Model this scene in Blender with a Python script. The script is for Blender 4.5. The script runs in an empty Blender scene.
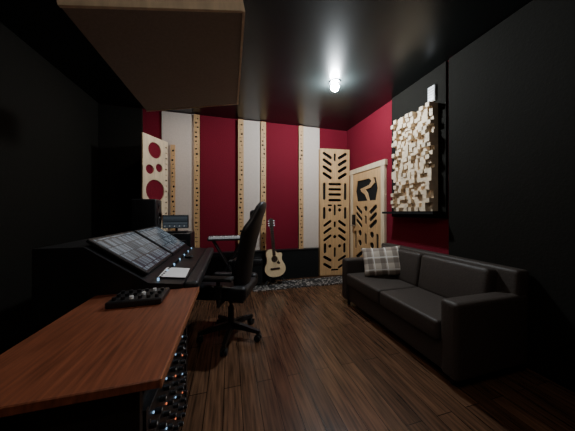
import bpy, bmesh, math, random
from mathutils import Vector, Matrix, Euler
random.seed(7)
TH=math.atan(57.5/215.0); H=1.25
# ---------------------------------------------------------------- materials
def mat(name,col,rough=.6,metal=0,var=.12,scale=8,bump=0,emit=None,es=0,stretch=(1,1,1),spec=None,coat=0):
    m=bpy.data.materials.new(name); m.use_nodes=True
    nt=m.node_tree; b=nt.nodes['Principled BSDF']
    b.inputs['Roughness'].default_value=rough; b.inputs['Metallic'].default_value=metal
    if spec is not None: b.inputs['Specular IOR Level'].default_value=spec
    if coat: b.inputs['Coat Weight'].default_value=coat; b.inputs['Coat Roughness'].default_value=.25
    tc=nt.nodes.new('ShaderNodeTexCoord'); mp=nt.nodes.new('ShaderNodeMapping')
    mp.inputs['Scale'].default_value=stretch
    nt.links.new(tc.outputs['Object'],mp.inputs['Vector'])
    n=nt.nodes.new('ShaderNodeTexNoise'); n.inputs['Scale'].default_value=scale; n.inputs['Detail'].default_value=5
    nt.links.new(mp.outputs[0],n.inputs['Vector'])
    r=nt.nodes.new('ShaderNodeValToRGB')
    r.color_ramp.elements[0].position=.3; r.color_ramp.elements[1].position=.7
    r.color_ramp.elements[0].color=[c*(1-var) for c in col]+[1]
    r.color_ramp.elements[1].color=[min(1,c*(1+var)) for c in col]+[1]
    nt.links.new(n.outputs['Fac'],r.inputs[0]); nt.links.new(r.outputs[0],b.inputs['Base Color'])
    if bump:
        bp=nt.nodes.new('ShaderNodeBump'); bp.inputs['Strength'].default_value=bump; bp.inputs['Distance'].default_value=.01
        nt.links.new(n.outputs['Fac'],bp.inputs['Height']); nt.links.new(bp.outputs[0],b.inputs['Normal'])
    if emit:
        b.inputs['Emission Color'].default_value=list(emit)+[1]; b.inputs['Emission Strength'].default_value=es
    return m
RED=mat('red_fabric',(.16,.006,.018),.85,bump=.3,scale=60,spec=.2)
CREAM=mat('cream_fabric',(.62,.52,.45),.9,var=.05,scale=50,bump=.2)
BLACK=mat('black_fabric',(.010,.010,.010),.9,scale=40,spec=.2)
CEILM=mat('black_ceiling_paint',(.010,.013,.013),.30,var=.3,scale=2)
DARK=mat('charcoal_panel',(.011,.010,.008),.9,scale=60,bump=.2,spec=.12)
PLY=mat('birch_plywood',(.58,.35,.165),.55,var=.15,scale=5,stretch=(8,8,.7))
PALE=mat('pale_wood',(.70,.55,.37),.55,var=.14,scale=6,stretch=(4,4,.8))
BLOCK=mat('diffuser_wood',(.70,.56,.40),.6,var=.15,scale=14)
DESKW=mat('cherry_desktop',(.20,.060,.028),.45,var=.4,scale=5,stretch=(14,.9,4),coat=.05)
EDGE=mat('desk_edge_band',(.36,.13,.06),.4)
PLAST=mat('black_plastic',(.012,.012,.013),.4)
RUB=mat('black_rubber',(.01,.01,.01),.7)
LEATH=mat('black_leather',(.011,.011,.013),.45,bump=.2,scale=90)
SOFA=mat('brown_grey_leather',(.045,.035,.029),.55,bump=.25,scale=60,spec=.35)
METAL=mat('brushed_metal',(.45,.45,.46),.3,1)
DMETAL=mat('dark_metal',(.05,.05,.055),.35,.8)
WHITE=mat('white_plastic',(.8,.8,.8),.4,var=.03)
PAPER=mat('paper',(.85,.85,.85),.8,var=.03)
SPRUCE=mat('spruce_top',(.80,.60,.36),.3,var=.08,scale=6,stretch=(14,14,1),coat=.4)
MAHOG=mat('mahogany',(.16,.05,.02),.35)
ROSE=mat('rosewood',(.03,.015,.01),.4)
TAUPE=mat('taupe_cloud_fabric',(.30,.245,.205),.9,var=.06,scale=50,bump=.2)
LEDB=mat('led_blue',(.1,.2,.5),.4,emit=(.4,.7,1),es=1.0)
LEDR=mat('led_red',(.5,.1,.05),.4,emit=(1,.25,.1),es=1.0)
BULB=mat('lamp_bulb',(1,1,1),.4,emit=(.86,.95,1.0),es=1450)
WARMB=mat('downlight_lens',(1,1,1),.4,emit=(1,.88,.78),es=82)
WARMC=mat('added_fill_lens',(1,1,1),.4,emit=(1,.9,.82),es=120)  # lens of the added fill light near the back wall
def screen_mat(name,c1,c2,sc,es,bw=.35,rh=.28):
    m=bpy.data.materials.new(name); m.use_nodes=True; nt=m.node_tree; b=nt.nodes['Principled BSDF']
    tc=nt.nodes.new('ShaderNodeTexCoord'); br=nt.nodes.new('ShaderNodeTexBrick'); sp=nt.nodes.new('ShaderNodeSeparateXYZ'); cb=nt.nodes.new('ShaderNodeCombineXYZ')
    nt.links.new(tc.outputs['Object'],sp.inputs[0]); nt.links.new(sp.outputs['Y'],cb.inputs[0]); nt.links.new(sp.outputs['Z'],cb.inputs[1])
    br.offset=0; br.inputs['Scale'].default_value=sc; br.inputs['Color1'].default_value=c1+(1,); br.inputs['Color2'].default_value=c2+(1,)
    br.inputs['Mortar'].default_value=(.02,.024,.03,1); br.inputs['Mortar Size'].default_value=.02
    br.inputs['Brick Width'].default_value=bw; br.inputs['Row Height'].default_value=rh
    nt.links.new(cb.outputs[0],br.inputs['Vector']); b.inputs['Base Color'].default_value=(.01,.01,.01,1)
    b.inputs['Roughness'].default_value=.15
    nt.links.new(br.outputs['Color'],b.inputs['Emission Color']); b.inputs['Emission Strength'].default_value=es
    return m
SCR=screen_mat('mixer_screen',(.02,.03,.04),(.20,.24,.28),10,.9,.16,.45)
SCR2=screen_mat('dark_display',(.01,.015,.02),(.08,.1,.12),22,.5)
def floor_mat():
    m=bpy.data.materials.new('oak_plank_floor'); m.use_nodes=True; nt=m.node_tree; b=nt.nodes['Principled BSDF']
    tc=nt.nodes.new('ShaderNodeTexCoord'); mp=nt.nodes.new('ShaderNodeMapping'); mp.inputs['Rotation'].default_value=(0,0,math.pi/2)
    nt.links.new(tc.outputs['Object'],mp.inputs[0])
    br=nt.nodes.new('ShaderNodeTexBrick'); br.inputs['Scale'].default_value=1
    br.inputs['Brick Width'].default_value=1.1; br.inputs['Row Height'].default_value=.115
    br.inputs['Mortar Size'].default_value=.0022; br.inputs['Mortar'].default_value=(.008,.005,.004,1)
    br.inputs['Color1'].default_value=(.085,.044,.026,1); br.inputs['Color2'].default_value=(.155,.083,.048,1)
    br.inputs['Bias'].default_value=-.1
    nt.links.new(mp.outputs[0],br.inputs['Vector'])
    m2=nt.nodes.new('ShaderNodeMapping'); m2.inputs['Scale'].default_value=(26,1.6,1); nt.links.new(tc.outputs['Object'],m2.inputs[0])
    n=nt.nodes.new('ShaderNodeTexNoise'); n.inputs['Scale'].default_value=2.2; n.inputs['Detail'].default_value=8; nt.links.new(m2.outputs[0],n.inputs['Vector'])
    r=nt.nodes.new('ShaderNodeValToRGB'); r.color_ramp.elements[0].position=.3; r.color_ramp.elements[0].color=(.35,.35,.35,1); r.color_ramp.elements[1].position=.72; r.color_ramp.elements[1].color=(1.45,1.35,1.25,1)
    nt.links.new(n.outputs['Fac'],r.inputs[0])
    mx=nt.nodes.new('ShaderNodeMix'); mx.data_type='RGBA'; mx.blend_type='MULTIPLY'; mx.inputs[0].default_value=1
    nt.links.new(br.outputs['Color'],mx.inputs[6]); nt.links.new(r.outputs[0],mx.inputs[7]); nt.links.new(mx.outputs[2],b.inputs['Base Color'])
    b.inputs['Roughness'].default_value=.25
    bp=nt.nodes.new('ShaderNodeBump'); bp.inputs['Strength'].default_value=.2; bp.inputs['Distance'].default_value=.003
    nt.links.new(n.outputs['Fac'],bp.inputs['Height']); nt.links.new(bp.outputs[0],b.inputs['Normal'])
    return m
FLOOR=floor_mat()
def speckle():
    m=bpy.data.materials.new('speckled_rug'); m.use_nodes=True; nt=m.node_tree; b=nt.nodes['Principled BSDF']
    tc=nt.nodes.new('ShaderNodeTexCoord'); v=nt.nodes.new('ShaderNodeTexNoise'); v.inputs['Scale'].default_value=26; v.inputs['Detail'].default_value=3
    nt.links.new(tc.outputs['Object'],v.inputs['Vector']); r=nt.nodes.new('ShaderNodeValToRGB')
    r.color_ramp.elements[0].position=.52; r.color_ramp.elements[0].color=(.012,.012,.012,1); r.color_ramp.elements[1].position=.60; r.color_ramp.elements[1].color=(.34,.30,.27,1)
    nt.links.new(v.outputs['Fac'],r.inputs[0]); nt.links.new(r.outputs[0],b.inputs['Base Color']); b.inputs['Roughness'].default_value=.95
    return m
RUG=speckle()
def plaid():
    m=bpy.data.materials.new('plaid_fabric'); m.use_nodes=True; nt=m.node_tree; b=nt.nodes['Principled BSDF']
    tc=nt.nodes.new('ShaderNodeTexCoord'); sp=nt.nodes.new('ShaderNodeSeparateXYZ'); nt.links.new(tc.outputs['Object'],sp.inputs[0])
    def band(ax,per,w,off=0):
        a=nt.nodes.new('ShaderNodeMath'); a.operation='MULTIPLY_ADD'; a.inputs[1].default_value=1/per; a.inputs[2].default_value=off+20
        nt.links.new(sp.outputs[ax],a.inputs[0]); f=nt.nodes.new('ShaderNodeMath'); f.operation='FRACT'; nt.links.new(a.outputs[0],f.inputs[0])
        l=nt.nodes.new('ShaderNodeMath'); l.operation='LESS_THAN'; l.inputs[1].default_value=w; nt.links.new(f.outputs[0],l.inputs[0]); return l.outputs[0]
    cur=None; prev=(.58,.49,.40,1)
    for ax,per,w,off,col,fac in [('X',.15,.36,.2,(.09,.06,.05),.55),('Y',.15,.36,.2,(.09,.06,.05),.55),('X',.15,.08,-.25,(.85,.8,.75),.85),('Y',.15,.08,-.25,(.85,.8,.75),.85)]:
        mx=nt.nodes.new('ShaderNodeMix'); mx.data_type='RGBA'
        mu=nt.nodes.new('ShaderNodeMath'); mu.operation='MULTIPLY'; mu.inputs[1].default_value=fac; nt.links.new(band(ax,per,w,off),mu.inputs[0])
        nt.links.new(mu.outputs[0],mx.inputs[0]); mx.inputs[7].default_value=col+(1,)
        if cur is None: mx.inputs[6].default_value=prev
        else: nt.links.new(cur,mx.inputs[6])
        cur=mx.outputs[2]
    nt.links.new(cur,b.inputs['Base Color']); b.inputs['Roughness'].default_value=.9
    return m
PLAID=plaid()
# ---------------------------------------------------------------- builder
class B:
    def __init__(s,name,M=None): s.name=name; s.bm=bmesh.new(); s.mats=[]; s.M=M or Matrix()
    def mi(s,m):
        if m not in s.mats: s.mats.append(m)
        return s.mats.index(m)
    def add(s,t,m,M=None,smooth=False):
        i=s.mi(m)
        for f in t.faces: f.material_index=i; f.smooth=smooth
        me=bpy.data.meshes.new('t'); t.to_mesh(me); t.free()
        me.transform(s.M@(M or Matrix())); s.bm.from_mesh(me); bpy.data.meshes.remove(me)
    def box(s,lo,hi,m,bev=0,rot=None,seg=3):
        c=[(a+b)/2 for a,b in zip(lo,hi)]; d=[abs(b-a) for a,b in zip(lo,hi)]
        s.cbox(c,d,m,bev,rot,seg)
    def cbox(s,c,d,m,bev=0,rot=None,seg=3):
        t=bmesh.new(); bmesh.ops.create_cube(t,size=1); bmesh.ops.scale(t,vec=d,verts=t.verts)
        if bev: bmesh.ops.bevel(t,geom=t.edges[:]+t.verts[:],offset=bev,segments=seg,profile=.6,affect='EDGES')
        R=rot.to_matrix().to_4x4() if rot else Matrix()
        s.add(t,m,Matrix.Translation(c)@R,smooth=bool(bev) and seg>1)
    def cyl(s,p0,p1,r0,m,r1=None,n=16,smooth=True):
        p0=Vector(p0);p1=Vector(p1); d=p1-p0; t=bmesh.new()
        bmesh.ops.create_cone(t,cap_ends=True,segments=n,radius1=r0,radius2=r0 if r1 is None else r1,depth=d.length)
        s.add(t,m,Matrix.Translation((p0+p1)/2)@d.to_track_quat('Z','Y').to_matrix().to_4x4(),False)
    def tube(s,pts,r,m,n=10):
        for a,b in zip(pts[:-1],pts[1:]): s.cyl(a,b,r,m,n=n)
        for p in pts[1:-1]: s.sph(p,r,m)
    def sph(s,c,r,m,sc=(1,1,1)):
        t=bmesh.new(); bmesh.ops.create_uvsphere(t,u_segments=16,v_segments=10,radius=r)
        s.add(t,m,Matrix.Translation(c)@Matrix.Diagonal((*sc,1)),True)
    def loft(s,rings,m,smooth=True):
        t=bmesh.new(); R=[[t.verts.new(p) for p in r] for r in rings]; n=len(R[0])
        for a,b in zip(R[:-1],R[1:]):
            for i in range(n): t.faces.new((a[i],a[(i+1)%n],b[(i+1)%n],b[i]))
        t.faces.new(R[0][::-1]); t.faces.new(R[-1]); bmesh.ops.recalc_face_normals(t,faces=t.faces)
        s.add(t,m,None,smooth)
    def prism(s,prof,y0,y1,m):   # profile in XZ
        s.loft([[(x,y0,z) for x,z in prof],[(x,y1,z) for x,z in prof]],m,False)
    def plate(s,outline,holes,th,m,M=None):  # local xy plate, extruded +-th/2, true holes
        cu=bpy.data.curves.new('c','CURVE'); cu.dimensions='2D'; cu.fill_mode='BOTH'; cu.extrude=th/2
        for pts in [outline]+holes:
            sp=cu.splines.new('POLY'); sp.points.add(len(pts)-1); sp.use_cyclic_u=True
            for q,p in zip(sp.points,pts): q.co=(p[0],p[1],0,1)
        ob=bpy.data.objects.new('c',cu); bpy.context.collection.objects.link(ob); bpy.context.view_layer.update()
        me=bpy.data.meshes.new_from_object(ob); bpy.data.objects.remove(ob)
        t=bmesh.new(); t.from_mesh(me); bpy.data.meshes.remove(me); s.add(t,m,M,False)
    def done(s):
        bb=[v.co.copy() for v in s.bm.verts]
        c=Vector(((min(v.x for v in bb)+max(v.x for v in bb))/2,(min(v.y for v in bb)+max(v.y for v in bb))/2,min(v.z for v in bb)))
        bmesh.ops.translate(s.bm,verts=s.bm.verts,vec=-c)
        me=bpy.data.meshes.new(s.name); s.bm.to_mesh(me); s.bm.free()
        for m in s.mats: me.materials.append(m)
        o=bpy.data.objects.new(s.name,me); o.location=c; bpy.context.collection.objects.link(o); return o
def frame(o,x,y):
    x=Vector(x).normalized(); y=Vector(y).normalized(); z=x.cross(y)
    M=Matrix.Identity(4)
    for i in range(3): M[i][0]=x[i];M[i][1]=y[i];M[i][2]=z[i];M[i][3]=o[i]
    return M
def circ(x,y,r,n=14): return [(x+r*math.cos(2*math.pi*i/n),y+r*math.sin(2*math.pi*i/n)) for i in range(n)]
def slot(x,y,l,w,a=0,n=4):
    pts=[]; r=w/2; h=max(0,l/2-r); ca,sa=math.cos(math.radians(a)),math.sin(math.radians(a))
    for sgn,st in ((1,-90),(-1,90)):
        for i in range(n+1):
            t=math.radians(st+180*i/n); px=sgn*h+r*math.cos(t); py=r*math.sin(t); pts.append((x+px*ca-py*sa,y+px*sa+py*ca))
    return pts
def rect(x0,y0,x1,y1): return [(x0,y0),(x1,y0),(x1,y1),(x0,y1)]
# ---------------------------------------------------------------- shell
XL,XR,YB,YF,ZC=-1.95,2.33,-1.9,3.97,2.92
def one(name,lo,hi,m,**k):
    b=B(name); b.box(lo,hi,m,**k); return b.done()
one('floor',(XL-.1,YB-.1,-.1),(XR+.1,YF+.1,0),FLOOR)
one('ceiling',(XL-.1,YB-.1,ZC),(XR+.1,YF+.1,ZC+.1),CEILM)
one('wall_back',(XL-.1,YF,0),(XR+.1,YF+.1,ZC),RED)
one('wall_right',(XR,YB,0),(XR+.1,YF,ZC),RED)
one('wall_left',(XL-.1,YB,0),(XL,YF,ZC),DARK)
one('wall_front',(XL,YB-.1,0),(XR,YB,ZC),DARK)
def bx(px,Y=YF):
    u=(px-287.5)/215; return Y*(math.sin(TH)+u*math.cos(TH))/(math.cos(TH)-u*math.sin(TH))
# cream fabric panels & perforated strips on back wall
zb=.55
for a,c in ((162,195),(243,260.5),(302,319)):
    one('cream_wall_panel',(bx(a),YF-.03,zb),(bx(c),YF-.001,ZC-.01),CREAM,bev=.006,seg=1)
one('charcoal_wall_panel',(XL+.001,YF-.04,.02),(bx(143),YF-.001,ZC-.01),DARK,bev=.006,seg=1)
for a,c in ((194.5,200),(238,243.5),(260.5,265.5),(298,302.5),(171.5,176)):
    Yp=YF-.04; x0,x1=bx(a),bx(c); w=x1-x0; b=B('perforated_wood_strip')
    holes=[]; z=zb+.06
    zt=ZC-.02 if a!=171.5 else 2.36
    while z<zt-.06:
        r=random.choice([.010,.013,.017,.020]); off=random.choice([-.25,0,.25])*w*.6
        holes.append(circ(w/2+off,z,r,10)); 
        if abs(off)>.01 and random.random()<.6: holes.append(circ(w/2-off,z,.008,8))
        z+=r+.045+random.random()*.03
    b.plate(rect(0,zb,w,zt),holes,.02,PLY,frame((x0,Yp-.01,0),(1,0,0),(0,0,1)))
    b.box((x0+.003,Yp,zb),(x1-.003,YF-.001,zt),BLACK)
    b.done()
b=B('baseboard_back'); b.box((-1.2,YF-.10,0),(1.66,YF-.001,zb-.02),BLACK); b.box((-1.2,YF-.11,zb-.02),(1.66,YF-.001,zb),PLAST); b.done()
# corner fretwork panel
Ml=frame((1.68,3.86,0.02),(2.29-1.68,-.06,0),(0,0,1)); W=.605; HH=2.46
def yv(py): return (272-py)/122*HH
hs=[]
cx=W/2
for py in (156.5,163,169.5,176):
    for s in (-1,1): hs.append(slot(cx+s*.155,yv(py),.22,.06,s*32))
hs.append(slot(cx,yv(158),.16,.045,90))
for s in (-1,1):
    hs.append(slot(cx+s*.215,yv(191),.34,.055,90)); hs.append(slot(cx+s*.215,yv(212),.24,.055,90))
hs.append(slot(cx,yv(184),.27,.05)); hs.append(slot(cx,yv(189),.27,.05)); hs.append(slot(cx,yv(194),.27,.05)); hs.append(slot(cx,yv(199.5),.27,.05))
hs.append(slot(cx,yv(209),.22,.045,90)); 
for s in (-1,1):
    hs.append(circ(cx+s*.1,yv(209),.035)); hs.append(slot(cx+s*.1,yv(204.5),.1,.035,0))
    for py in (222,229,236): hs.append(slot(cx+s*.15,yv(py),.2,.055,-s*35))
    hs.append(slot(cx+s*.2,yv(246),.2,.055,90)); hs.append(circ(cx+s*.1,yv(244),.035))
    for py in (256,263): hs.append(slot(cx+s*.15,yv(py),.2,.055,s*30))
hs.append(slot(cx,yv(223),.12,.045,90)); hs.append(slot(cx,yv(250),.2,.045,90)); hs.append(slot(cx,yv(267),.16,.04,0)); hs.append(circ(cx,yv(235),.035))
b=B('fretwork_acoustic_panel'); b.M=Ml
b.plate(rect(0,0,W,HH),hs,.025,PLY); b.box((.01,0.01,-.075),(W-.01,HH-.01,-.05),BLACK)
for x in (0,W-.03): b.box((x,0,-.075),(x+.03,HH,-.0126),PLY)
b.box((.03,HH-.03,-.05),(W-.03,HH,-.0126),PLY); b.box((.03,-.02,-.05),(W-.03,.0,-.0126),PLY)
b.done()
# left fretwork panel with round holes
P1=Vector((-.985,3.88,.55)); P0=P1+(Vector((-1.60,2.72,.55))-P1).normalized()*.46; L=.46
b=B('round_hole_acoustic_panel',frame(P0,P1-P0,(0,0,1)))
hl=[]
for x,z,r in ((L-.25,1.63,.12),(L-.17,1.38,.065),(L-.34,1.33,.07),(L-.24,1.02,.17),(L-.25,.62,.15),(L-.24,.25,.13)): hl.append(circ(x,z,r,24))
for i in range(20): hl.append(circ(L-.035,.06+i*.088,.012+.006*(i%2),10))
b.plate(rect(0,0,L,1.83),hl,.018,PALE); b.box((.01,.01,-.04),(L-.06,1.82,-.0095),RED)
b.box((.0,-.55,-.05),(.05,0,-.0126),BLACK); b.box((L-.12,-.55,-.05),(L-.07,0,-.0126),BLACK)
b.done()
# ---------------------------------------------------------------- door
y0,y1=2.80,3.76; zt=2.06
b=B('door_1')
fx=XR
b.box((fx-.05,y0,0),(fx-.001,y0+.08,zt),PALE,bev=.004,seg=1); b.box((fx-.05,y1-.08,0),(fx-.001,y1,zt),PALE,bev=.004,seg=1); b.box((fx-.055,y0-.02,zt-.09),(fx-.001,y1+.02,zt),PALE,bev=.004,seg=1)
b.box((fx-.02,y0+.08,.0),(fx-.001,y1-.08,zt-.09),BLACK)
Md=frame((fx-.03,y1-.085,.01),(0,-1,0),(0,0,1)); w=y1-y0-.17; h=zt-.105
hd=[]
Rz=h-.33
hd.append([(w/2-.26,Rz-.19),(w/2+.05,Rz-.19),(w/2-.02,Rz-.08),(w/2-.12,Rz-.02),(w/2-.16,Rz+.03),(w/2+.10,Rz+.08),(w/2+.16,Rz+.14),(w/2+.10,Rz+.19),(w/2-.26,Rz+.19),(w/2-.31,Rz)])
hd.append([(w/2+.10,Rz-.19),(w/2+.27,Rz-.19),(w/2+.32,Rz),(w/2+.27,Rz+.19),(w/2+.2,Rz+.19),(w/2+.24,Rz+.1),(w/2+.14,Rz+.03),(w/2-.02,Rz+.01),(w/2+.04,Rz-.05)])
for s in (-1,1):
    for z in (1.28,1.16,1.04): hd.append(slot(w/2+s*.20,z,.24,.07,s*35))
    hd.append(slot(w/2+s*.31,.72,.34,.06,90)); hd.append(circ(w/2+s*.17,.86,.055)); hd.append(circ(w/2+s*.17,.68,.055))
    for z in (.45,.33,.21): hd.append(slot(w/2+s*.20,z,.24,.07,-s*35))
hd.append(circ(w/2,1.30,.05)); hd.append(slot(w/2,1.1,.16,.06,90)); hd.append(slot(w/2,.77,.2,.06,90)); hd.append(slot(w/2,.4,.22,.06,90)); hd.append(slot(w/2,.14,.3,.05))
b.plate(rect(0,0,w,h),hd,.018,PLY,Md)
b.box((fx-.075,y1-.17,1.0),(fx-.038,y1-.10,1.20),DMETAL,bev=.004,seg=1); b.cyl((fx-.04,y1-.14,1.0),(fx-.11,y1-.14,1.0),.012,METAL); b.cyl((fx-.105,y1-.14,1.0),(fx-.105,y1-.26,1.0),.011,METAL)
b.done()
# ---------------------------------------------------------------- right wall panels, diffuser
one('black_backing_panel',(XR-.03,1.84,1.18),(XR-.001,2.66,ZC-.005),DARK)
one('charcoal_wall_panel',(XR-.05,.55,.02),(XR-.001,1.80,ZC-.01),DARK,bev=.01,seg=1)
one('charcoal_wall_panel',(XR-.05,-.75,.02),(XR-.001,.50,ZC-.01),DARK,bev=.01,seg=1)
b=B('skyline_diffuser')
dy0,dy1,dz0,dz1=1.93,2.53,1.26,2.50; xb=XR-.031
b.box((xb-.02,dy0,dz0),(xb,dy1,dz1),BLOCK)
nY,nZ=12,25; sy=(dy1-dy0)/nY; sz=(dz1-dz0)/nZ
for i in range(nY):
    for j in range(nZ):
        d=.03+.016*random.randint(0,5)
        b.box((xb-.02-d,dy0+i*sy+.0006,dz0+j*sz+.0006),(xb-.0195,dy0+(i+1)*sy-.0006,dz0+(j+1)*sz-.0006),BLOCK)
b.done()
b=B('diffuser_shelf'); b.box((XR-.20,1.85,1.225),(XR-.031,2.66,1.255),BLACK); b.done()
b=B('wall_vent'); b.box((XR-.06,1.95,2.54),(XR-.031,2.04,2.72),WHITE,bev=.005,seg=1)
for i in range(5): b.box((XR-.065,1.96,2.56+i*.03),(XR-.0599,2.03,2.57+i*.03),METAL)
b.done()
# ---------------------------------------------------------------- cloud
ang=math.atan(.21)
Mc=Matrix.Translation((.085,0,2.50))@Euler((0,-ang,0)).to_matrix().to_4x4()
b=B('ceiling_acoustic_cloud',Mc)
cw=.95
b.box((-cw,1.37,.0),(-.008,2.55,.09),TAUPE,bev=.004,seg=1)
b.box((-.010,1.36,-.006),(.006,2.56,.094),PALE); b.box((-cw,1.352,-.006),(-.010,1.369,.094),PALE); b.box((-cw,2.551,-.004),(-.010,2.56,.094),PALE)
b.M=Matrix()
for x,y in ((.0,1.45),(.0,2.47),(-.83,1.45),(-.83,2.47)):
    z=2.50-(.085-x)*.21+.09; b.cyl((x,y,z),(x,y,ZC-.001),.006,WHITE,n=8); b.cyl((x,y,ZC-.02),(x,y,ZC-.001),.025,WHITE)
b.done()
# ---------------------------------------------------------------- lamps
b=B('ceiling_lamp'); b.cyl((1.30,2.51,ZC-.012),(1.30,2.51,ZC-.001),.07,PLAST,r1=.075,n=24); b.cyl((1.30,2.51,ZC-.03),(1.30,2.51,ZC-.011),.02,PLAST); b.sph((1.30,2.51,ZC-.068),.050,BULB); b.done()
def down(x,y,r=.09,m=WARMB):
    b=B('fill_downlight'); b.cyl((x,y,ZC-.012),(x,y,ZC-.001),r+.02,PLAST,n=24); b.cyl((x,y,ZC-.016),(x,y,ZC-.0121),r,m,n=24); b.done()
down(.5,.15); down(-.3,-.3); down(-.75,3.05,.07,WARMC)  # last one is added, unseen behind the cloud, to brighten the back wall
# ---------------------------------------------------------------- sofa
b=B('leather_sofa')
sx,sbk,sy0,sy1=1.50,2.27,1.12,2.70
b.box((sx+.03,sy0+.02,.07),(sbk-.02,sy1-.02,.30),SOFA,bev=.02)
b.box((sx,sy1-.13,.07),(sbk-.04,sy1,.615),SOFA,bev=.035,seg=4); b.box((sx,sy0,.07),(sbk-.04,sy0+.13,.615),SOFA,bev=.035,seg=4)
b.cbox((sbk-.09,(sy0+sy1)/2,.45),(.14,sy1-sy0-.02,.70),SOFA,bev=.035,rot=Euler((0,.06,0)),seg=4)
n=2; L=(sy1-sy0-.27)/n
for i in range(n):
    a=sy0+.135+i*L
    b.box((sx-.01,a+.003,.285),(sbk-.18,a+L-.003,.435),SOFA,bev=.03,seg=4)
    b.cbox((sbk-.21,a+L/2,.595),(.13,L-.008,.38),SOFA,bev=.045,rot=Euler((0,.16,0)),seg=4)
for x in (sx+.07,sbk-.1):
    for y in (sy0+.08,sy1-.08): b.cyl((x,y,0),(x,y,.08),.018,DMETAL,r1=.026)
b.done()
# pillow
Mp=Matrix.Translation((1.865,2.32,.625))@Euler((math.radians(70),math.radians(-6),math.radians(-28))).to_matrix().to_4x4()
me=bpy.data.meshes.new('plaid_throw_pillow'); t=bmesh.new()
N=20; top=[];bot=[]
for i in range(N+1):
    ra=[];rb=[]
    for j in range(N+1):
        u=-1+2*i/N; v=-1+2*j/N; pin=1-.07*(1-u*u)*abs(v)**3; pin2=1-.07*(1-v*v)*abs(u)**3
        x=.24*u*pin2; y=.185*v*pin; hgt=.07*((1-u**4)*(1-v**4))**.55
        va=t.verts.new((x,y,hgt)); vb=va if hgt<1e-6 else t.verts.new((x,y,-hgt)); ra.append(va); rb.append(vb)
    top.append(ra);bot.append(rb)
for i in range(N):
    for j in range(N):
        t.faces.new((top[i][j],top[i+1][j],top[i+1][j+1],top[i][j+1]))
        q=(bot[i][j],bot[i][j+1],bot[i+1][j+1],bot[i+1][j])
        try: t.faces.new(q)
        except ValueError: pass
for f in t.faces: f.smooth=True
t.to_mesh(me); t.free(); me.materials.append(PLAID); o=bpy.data.objects.new('plaid_throw_pillow',me); o.matrix_world=Mp; bpy.context.collection.objects.link(o)
# rugs
one('speckled_rug',(.35,3.38,0.0),(2.2,3.76,.012),RUG)
# ---------------------------------------------------------------- desk
b=B('studio_desk')
b.box((-.78,.72,.722),(-.203,1.54,.75),DESKW,bev=.003,seg=1); b.box((-.203,.72,.722),(-.198,1.54,.75),EDGE)
b.box((-.77,.76,0),(-.27,.785,.721),PLAST); b.box((-.77,1.50,0),(-.27,1.53,.721),PLAST); b.box((-.77,.785,.02),(-.74,1.5,.72),PLAST)
prof=[(-1.08,.68),(-.33,.68),(-.30,.70),(-.30,.775),(-.50,.80),(-.84,1.04),(-1.08,1.04)]
b.prism(prof,1.545,3.0,PLAST)
b.box((-.30,1.545,.70),(-.205,3.0,.785),LEATH,bev=.03,seg=4)
for y in (1.545,2.25,2.94): b.box((-1.05,y,0),(-.45,y+.05,.68),PLAST)
b.box((-1.05,1.6,.1),(-1.02,2.94,.68),PLAST)
# console knobs
for i in range(34):
    y=1.60+i*.042
    for k,x in enumerate((-.46,)):
        b.cyl((x,y,.79),(x,y,.812),.007,DMETAL if i%5 else LEDB,n=8)
b.done()
for ya,yb in ((1.58,2.20),(2.24,2.86)):
    b=B('touchscreen_monitor')
    M=frame((-.525,ya,.838),(0,1,0),(-.34,0,.24)); b.M=M; w=yb-ya
    b.box((0,0,.0),(w,.40,.022),PLAST,bev=.005,seg=1); b.box((.02,.02,.0221),(w-.02,.38,.0235),SCR)
    b.done()
b=B('computer_mouse'); b.sph((-.40,2.35,.803),.03,PLAST,(1.5,1,.5)); b.done()
b=B('paper_sheet'); b.cbox((-.395,1.78,.7975),(.17,.26,.002),PAPER,rot=Euler((0,.124,.05))); b.done()
b=B('studio_controller'); b.box((-.62,1.30,.751),(-.36,1.48,.785),PLAST,bev=.006,seg=1)
for i in range(6):
    for j in range(3): b.cyl((-.59+i*.04,1.33+j*.05,.784),(-.59+i*.04,1.33+j*.05,.80),.010,[DMETAL,PLAST,DMETAL,PLAST,WHITE][(i*2+j*3)%5],n=10)
b.done()
# rack with gear facing the room
b=B('outboard_gear_rack'); b.box((-.72,.80,.02),(-.30,1.48,.60),PLAST); 
for y in (.80,1.46): b.box((-.30,y,.02),(-.265,y+.02,.60),DMETAL)
for x in (-.68,-.35):
    for y in (.84,1.44): b.cyl((x,y,0),(x,y,.02),.02,RUB)
k=0; z=.035
for hgt in (.088,.088,.132,.088,.132):
    b.box((-.30,.822,z),(-.272,1.458,z+hgt-.004),DMETAL,bev=.002,seg=1)
    for i in range(11):
        y=.86+i*.055; c=z+hgt/2
        b.cyl((-.272,y,c),(-.25,y,c),.011,DMETAL if (i+k)%2 else PLAST,n=12)
        b.cyl((-.25,y,c),(-.249,y,c),.004,WHITE,n=8)
        if i%3==0: b.cyl((-.272,y+.027,c+.02),(-.268,y+.027,c+.02),.004,LEDR if k%2 else LEDB,n=8)
    for y in (.828,1.445):
        b.cyl((-.272,y,z+.02),(-.262,y,z+.02),.006,METAL,n=8); b.cyl((-.272,y,z+hgt-.025),(-.262,y,z+hgt-.025),.006,METAL,n=8)
    z+=hgt; k+=1
b.done()
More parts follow.
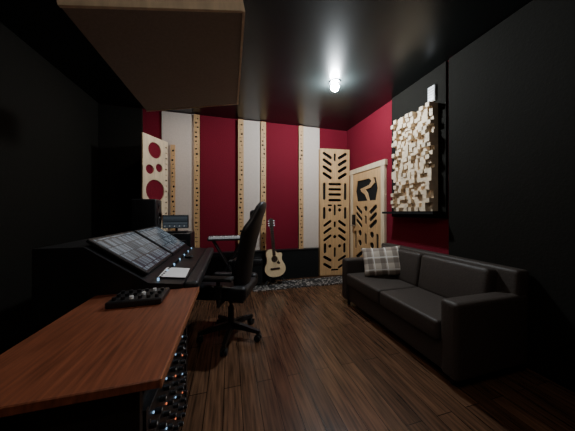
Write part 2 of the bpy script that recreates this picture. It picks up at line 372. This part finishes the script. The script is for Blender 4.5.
# speaker
def speaker(x,y,z,a,name='studio_monitor_speaker'):
    b=B(name,Matrix.Translation((x,y,z))@Euler((0,0,a)).to_matrix().to_4x4())
    b.box((-.14,-.11,0),(.12,.11,.36),PLAST,bev=.02,seg=3)
    b.cyl((.115,0,.13),(.127,0,.13),.085,DMETAL,n=24); b.cyl((.127,0,.13),(.118,0,.13),.07,RUB,n=24); b.sph((.122,0,.13),.03,PLAST,(.5,1,1))
    b.cyl((.115,0,.285),(.126,0,.285),.035,DMETAL,n=20); b.sph((.124,0,.285),.015,RUB,(.5,1,1)); b.done()
speaker(-.95,2.92,1.041,0)
b=B('equipment_cabinet'); b.box((-.95,3.06,.03),(-.50,3.40,.97),PLAST,bev=.006,seg=1)
for i in range(4): b.box((-.90,3.054,.12+i*.2),(-.55,3.061,.28+i*.2),DMETAL,bev=.002,seg=1)
for x in (-.9,-.55):
    for y in (3.1,3.36): b.cyl((x,y,0),(x,y,.03),.02,RUB)
b.done()
b=B('audio_display'); b.box((-.85,3.16,.972),(-.57,3.30,.99),PLAST); b.box((-.72,3.22,.99),(-.69,3.24,1.05),PLAST); b.box((-.87,3.19,1.03),(-.55,3.22,1.21),PLAST,bev=.005,seg=1)
b.box((-.86,3.187,1.04),(-.56,3.1895,1.20),SCR2)
for i in range(5): b.cyl((-.84+i*.06,3.188,1.06),(-.84+i*.06,3.175,1.06),.008,WHITE,n=8)
b.done()
# keyboard on stand
b=B('synthesizer_keyboard'); kx0,kx1,ky0,ky1,kz=-.33,.27,3.42,3.66,.86
b.box((kx0,ky0,kz-.05),(kx1,ky1,kz),PLAST,bev=.006,seg=1)
n=22; kw=(kx1-kx0-.04)/n
for i in range(n): b.box((kx0+.02+i*kw+.001,ky0-.004,kz-.02),(kx0+.02+(i+1)*kw-.001,ky0+.13,kz+.012),WHITE)
for i in range(n-1):
    if i%7 not in (2,6): b.box((kx0+.02+(i+1)*kw-.007,ky0+.05,kz+.01),(kx0+.02+(i+1)*kw+.007,ky0+.13,kz+.024),PLAST)
for i in range(8): b.cyl((kx0+.08+i*.06,ky0+.18,kz),(kx0+.08+i*.06,ky0+.18,kz+.018),.01,METAL,n=10)
for y in (3.46,3.62):
    b.tube([(kx0+.08,y,.02),(kx1-.08,y,kz-.06)],.013,DMETAL); b.tube([(kx1-.08,y,.02),(kx0+.08,y,kz-.06)],.013,DMETAL)
for x in (kx0+.08,kx1-.08): b.cyl((x,3.42,.015),(x,3.66,.015),.015,RUB); b.cyl((x,3.43,kz-.062),(x,3.65,kz-.062),.012,DMETAL)
b.done()
b=B('guitar_amplifier',Matrix.Translation((-.05,0,.0125))); b.box((.36,3.80-.20,.02),(.58,3.83,.44),PLAST,bev=.012); b.box((.38,3.595,.05),(.56,3.601,.33),BLACK)
b.box((.38,3.594,.35),(.56,3.601,.41),DMETAL)
for i in range(6): b.cyl((.393+i*.03,3.594,.38),(.393+i*.03,3.58,.38),.009,DMETAL,n=10)
for x in (.43,.55):
    for y in (3.63,3.8): b.cyl((x,y,0),(x,y,.022),.014,RUB)
b.box((.42,3.70,.44),(.54,3.725,.46),RUB,bev=.006); b.done()
# ---------------------------------------------------------------- guitar
G=frame((.75,3.60,.145),(1,0,.06),(-.06,.16,1))
def gout(sc=1.0):
    right=[(0,0),(.07,.004),(.13,.03),(.175,.08),(.187,.14),(.172,.20),(.142,.25),(.128,.29),(.135,.335),(.145,.37),(.135,.40),(.10,.405),(.06,.40),(.03,.44)]
    left=[(-.03,.475),(-.07,.475),(-.11,.46),(-.138,.42),(-.142,.37),(-.130,.31),(-.130,.27),(-.146,.235),(-.172,.19),(-.187,.14),(-.175,.08),(-.13,.03),(-.07,.004)]
    return right+left
def smooth(pts,it=2):
    for _ in range(it):
        q=[]
        for i in range(len(pts)):
            a=pts[i];c=pts[(i+1)%len(pts)]; q+=[(a[0]*.75+c[0]*.25,a[1]*.75+c[1]*.25),(a[0]*.25+c[0]*.75,a[1]*.25+c[1]*.75)]
        pts=q
    return pts
b=B('acoustic_guitar',G)
go=smooth(gout()); b.plate(go,[],.09,MAHOG)
ins=[(x*.975,.22+(y-.22)*.978) for x,y in go]
b.plate(go,[],.006,ROSE,Matrix.Translation((0,0,.048)))
b.plate(ins,[circ(0,.30,.048,24)],.004,SPRUCE,Matrix.Translation((0,0,.054)))
t=circ(0,.30,.056,24); b.plate(t,[circ(0,.30,.05,24)],.002,ROSE,Matrix.Translation((0,0,.0575)))
b.plate(smooth([(.052,.33),(.062,.27),(.095,.22),(.06,.205),(.02,.235),(.05,.26),(.058,.30)],1),[],.002,ROSE,Matrix.Translation((.004,0,.0575)))
b.box((-.08,.125,.056),(.08,.155,.066),ROSE,bev=.003,seg=1)
b.box((-.025,.44,.02),(.025,.83,.055),MAHOG,bev=.008); b.box((-.027,.36,.056),(.027,.83,.064),ROSE)
for i in range(14): z=.83-.42*(1-.943**i)/.56*1.0; b.box((-.027,z-.001,.064),(.027,z+.001,.0655),METAL)
b.plate([(-.027,.83),(.027,.83),(.037,.86),(.034,.99),(0,1.002),(-.034,.99),(-.037,.86)],[],.018,ROSE,Matrix.Translation((0,0,.045)))
for i in range(3):
    for s in (-1,1): b.cyl((s*.03,.875+i*.04,.045),(s*.058,.875+i*.04,.045),.006,METAL,n=8)
for i in range(6): x=-.02+i*.008; b.cyl((x*1.3,.14,.067),(x,.83,.067),.0008,METAL,n=5)
b.done()
b=B('guitar_stand',Matrix.Translation((-.04,0,.0125)))
for s in (-1,1):
    b.tube([(.79+s*.2,3.53,.012),(.79+s*.10,3.62,.115),(.79+s*.02,3.76,.42),(.79+s*.02,3.78,.5)],.009,RUB)
    b.tube([(.79+s*.10,3.62,.105),(.79+s*.10,3.505,.10),(.79+s*.10,3.50,.14)],.009,RUB)
b.tube([(.79,3.77,.45),(.79,3.82,.012)],.009,RUB); b.cyl((.76,3.78,.5),(.82,3.78,.5),.012,RUB); b.done()
# ---------------------------------------------------------------- gaming chair (local +x = forward)
CH=Matrix.Translation((.01,2.24,0))@Euler((0,0,math.radians(160))).to_matrix().to_4x4()
b=B('gaming_chair',CH)
for i in range(5):
    a=2*math.pi*i/5+.45; c,s=math.cos(a),math.sin(a)
    def ring(r,z,w,h): return [(r*c-s*w*k,r*s+c*w*k,z+h*q) for k,q in ((-1,-1),(1,-1),(.7,1),(-.7,1))]
    b.loft([ring(.02,.125,.032,.03),ring(.16,.11,.026,.022),ring(.31,.085,.018,.014)],PLAST,False)
    x,y=.29*c,.29*s; b.cyl((x,y,.045),(x,y,.085),.009,METAL,n=8); b.box((x-.016,y-.016,.035),(x+.016,y+.016,.06),PLAST,bev=.005,seg=1)
    for k in (-1,1): b.cyl((x-s*k*.008,y+c*k*.008,.03),(x-s*k*.028,y+c*k*.028,.03),.03,RUB,n=18)
b.cyl((0,0,.08),(0,0,.16),.045,PLAST,r1=.035); b.cyl((0,0,.15),(0,0,.30),.03,PLAST); b.cyl((0,0,.29),(0,0,.42),.017,DMETAL)
b.box((-.14,-.09,.41),(.12,.09,.45),DMETAL,bev=.008,seg=1); b.tube([(.03,-.09,.43),(.03,-.25,.42)],.007,METAL)
b.box((-.22,-.21,.45),(.30,.21,.55),LEATH,bev=.04,seg=4)
for s in (-1,1): b.cbox((.03,s*.215,.515),(.50,.09,.13),LEATH,bev=.04,seg=4)
rings=[]
prof=[(0,.30,.07,.02),(.06,.34,.10,.03),(.18,.40,.11,.05),(.30,.42,.10,.06),(.42,.42,.09,.05),(.54,.47,.09,.055),(.64,.52,.09,.06),(.70,.50,.09,.05),(.76,.38,.08,.035),(.84,.32,.08,.02),(.90,.28,.07,.015),(.935,.20,.05,.01),(.95,.10,.02,.0)]
for q,w,th,wing in prof:
    z=.46+q*.94; x=-.13-.21*q+.03*math.sin(q*math.pi*1.1); r=[]
    for k in range(28):
        a=2*math.pi*k/28; cc,ss=math.cos(a),math.sin(a); y=w*.92/2*math.copysign(abs(cc)**.7,cc); xx=th/2*math.copysign(abs(ss)**.6,ss)+wing*(y/(w/2))**2
        r.append((x+xx,y,z))
    rings.append(r)
b.loft(rings,LEATH)
b.box((-.13,-.12,.62),(-.04,.12,.80),LEATH,bev=.04,seg=4); b.box((-.29,-.11,1.15),(-.215,.11,1.27),LEATH,bev=.035,seg=4)
for s in (-1,1):
    b.box((-.20,s*.23-.02,.44),(-.06,s*.23+.02,.56),PLAST,bev=.01,seg=2)
    b.tube([(0,s*.12,.435),(0,s*.31,.435),(0,s*.32,.50),(0,s*.32,.66)],.016,PLAST); b.box((-.03,s*.32-.022,.50),(.03,s*.32+.022,.62),PLAST,bev=.006,seg=1)
    b.box((-.13,s*.32-.045,.66),(.14,s*.32+.045,.69),RUB,bev=.012)
b.done()
# ---------------------------------------------------------------- camera / world
w=bpy.data.worlds.new('World'); bpy.context.scene.world=w; w.use_nodes=True; w.node_tree.nodes['Background'].inputs[0].default_value=(.02,.02,.022,1)
cam=bpy.data.cameras.new('Camera'); cam.sensor_width=36; cam.lens=36*215/575; cam.shift_y=-3.5/575; cam.clip_start=.02
co=bpy.data.objects.new('Camera',cam); co.location=(0,0,H); co.rotation_euler=(math.pi/2,0,-TH); bpy.context.collection.objects.link(co)
bpy.context.scene.camera=co
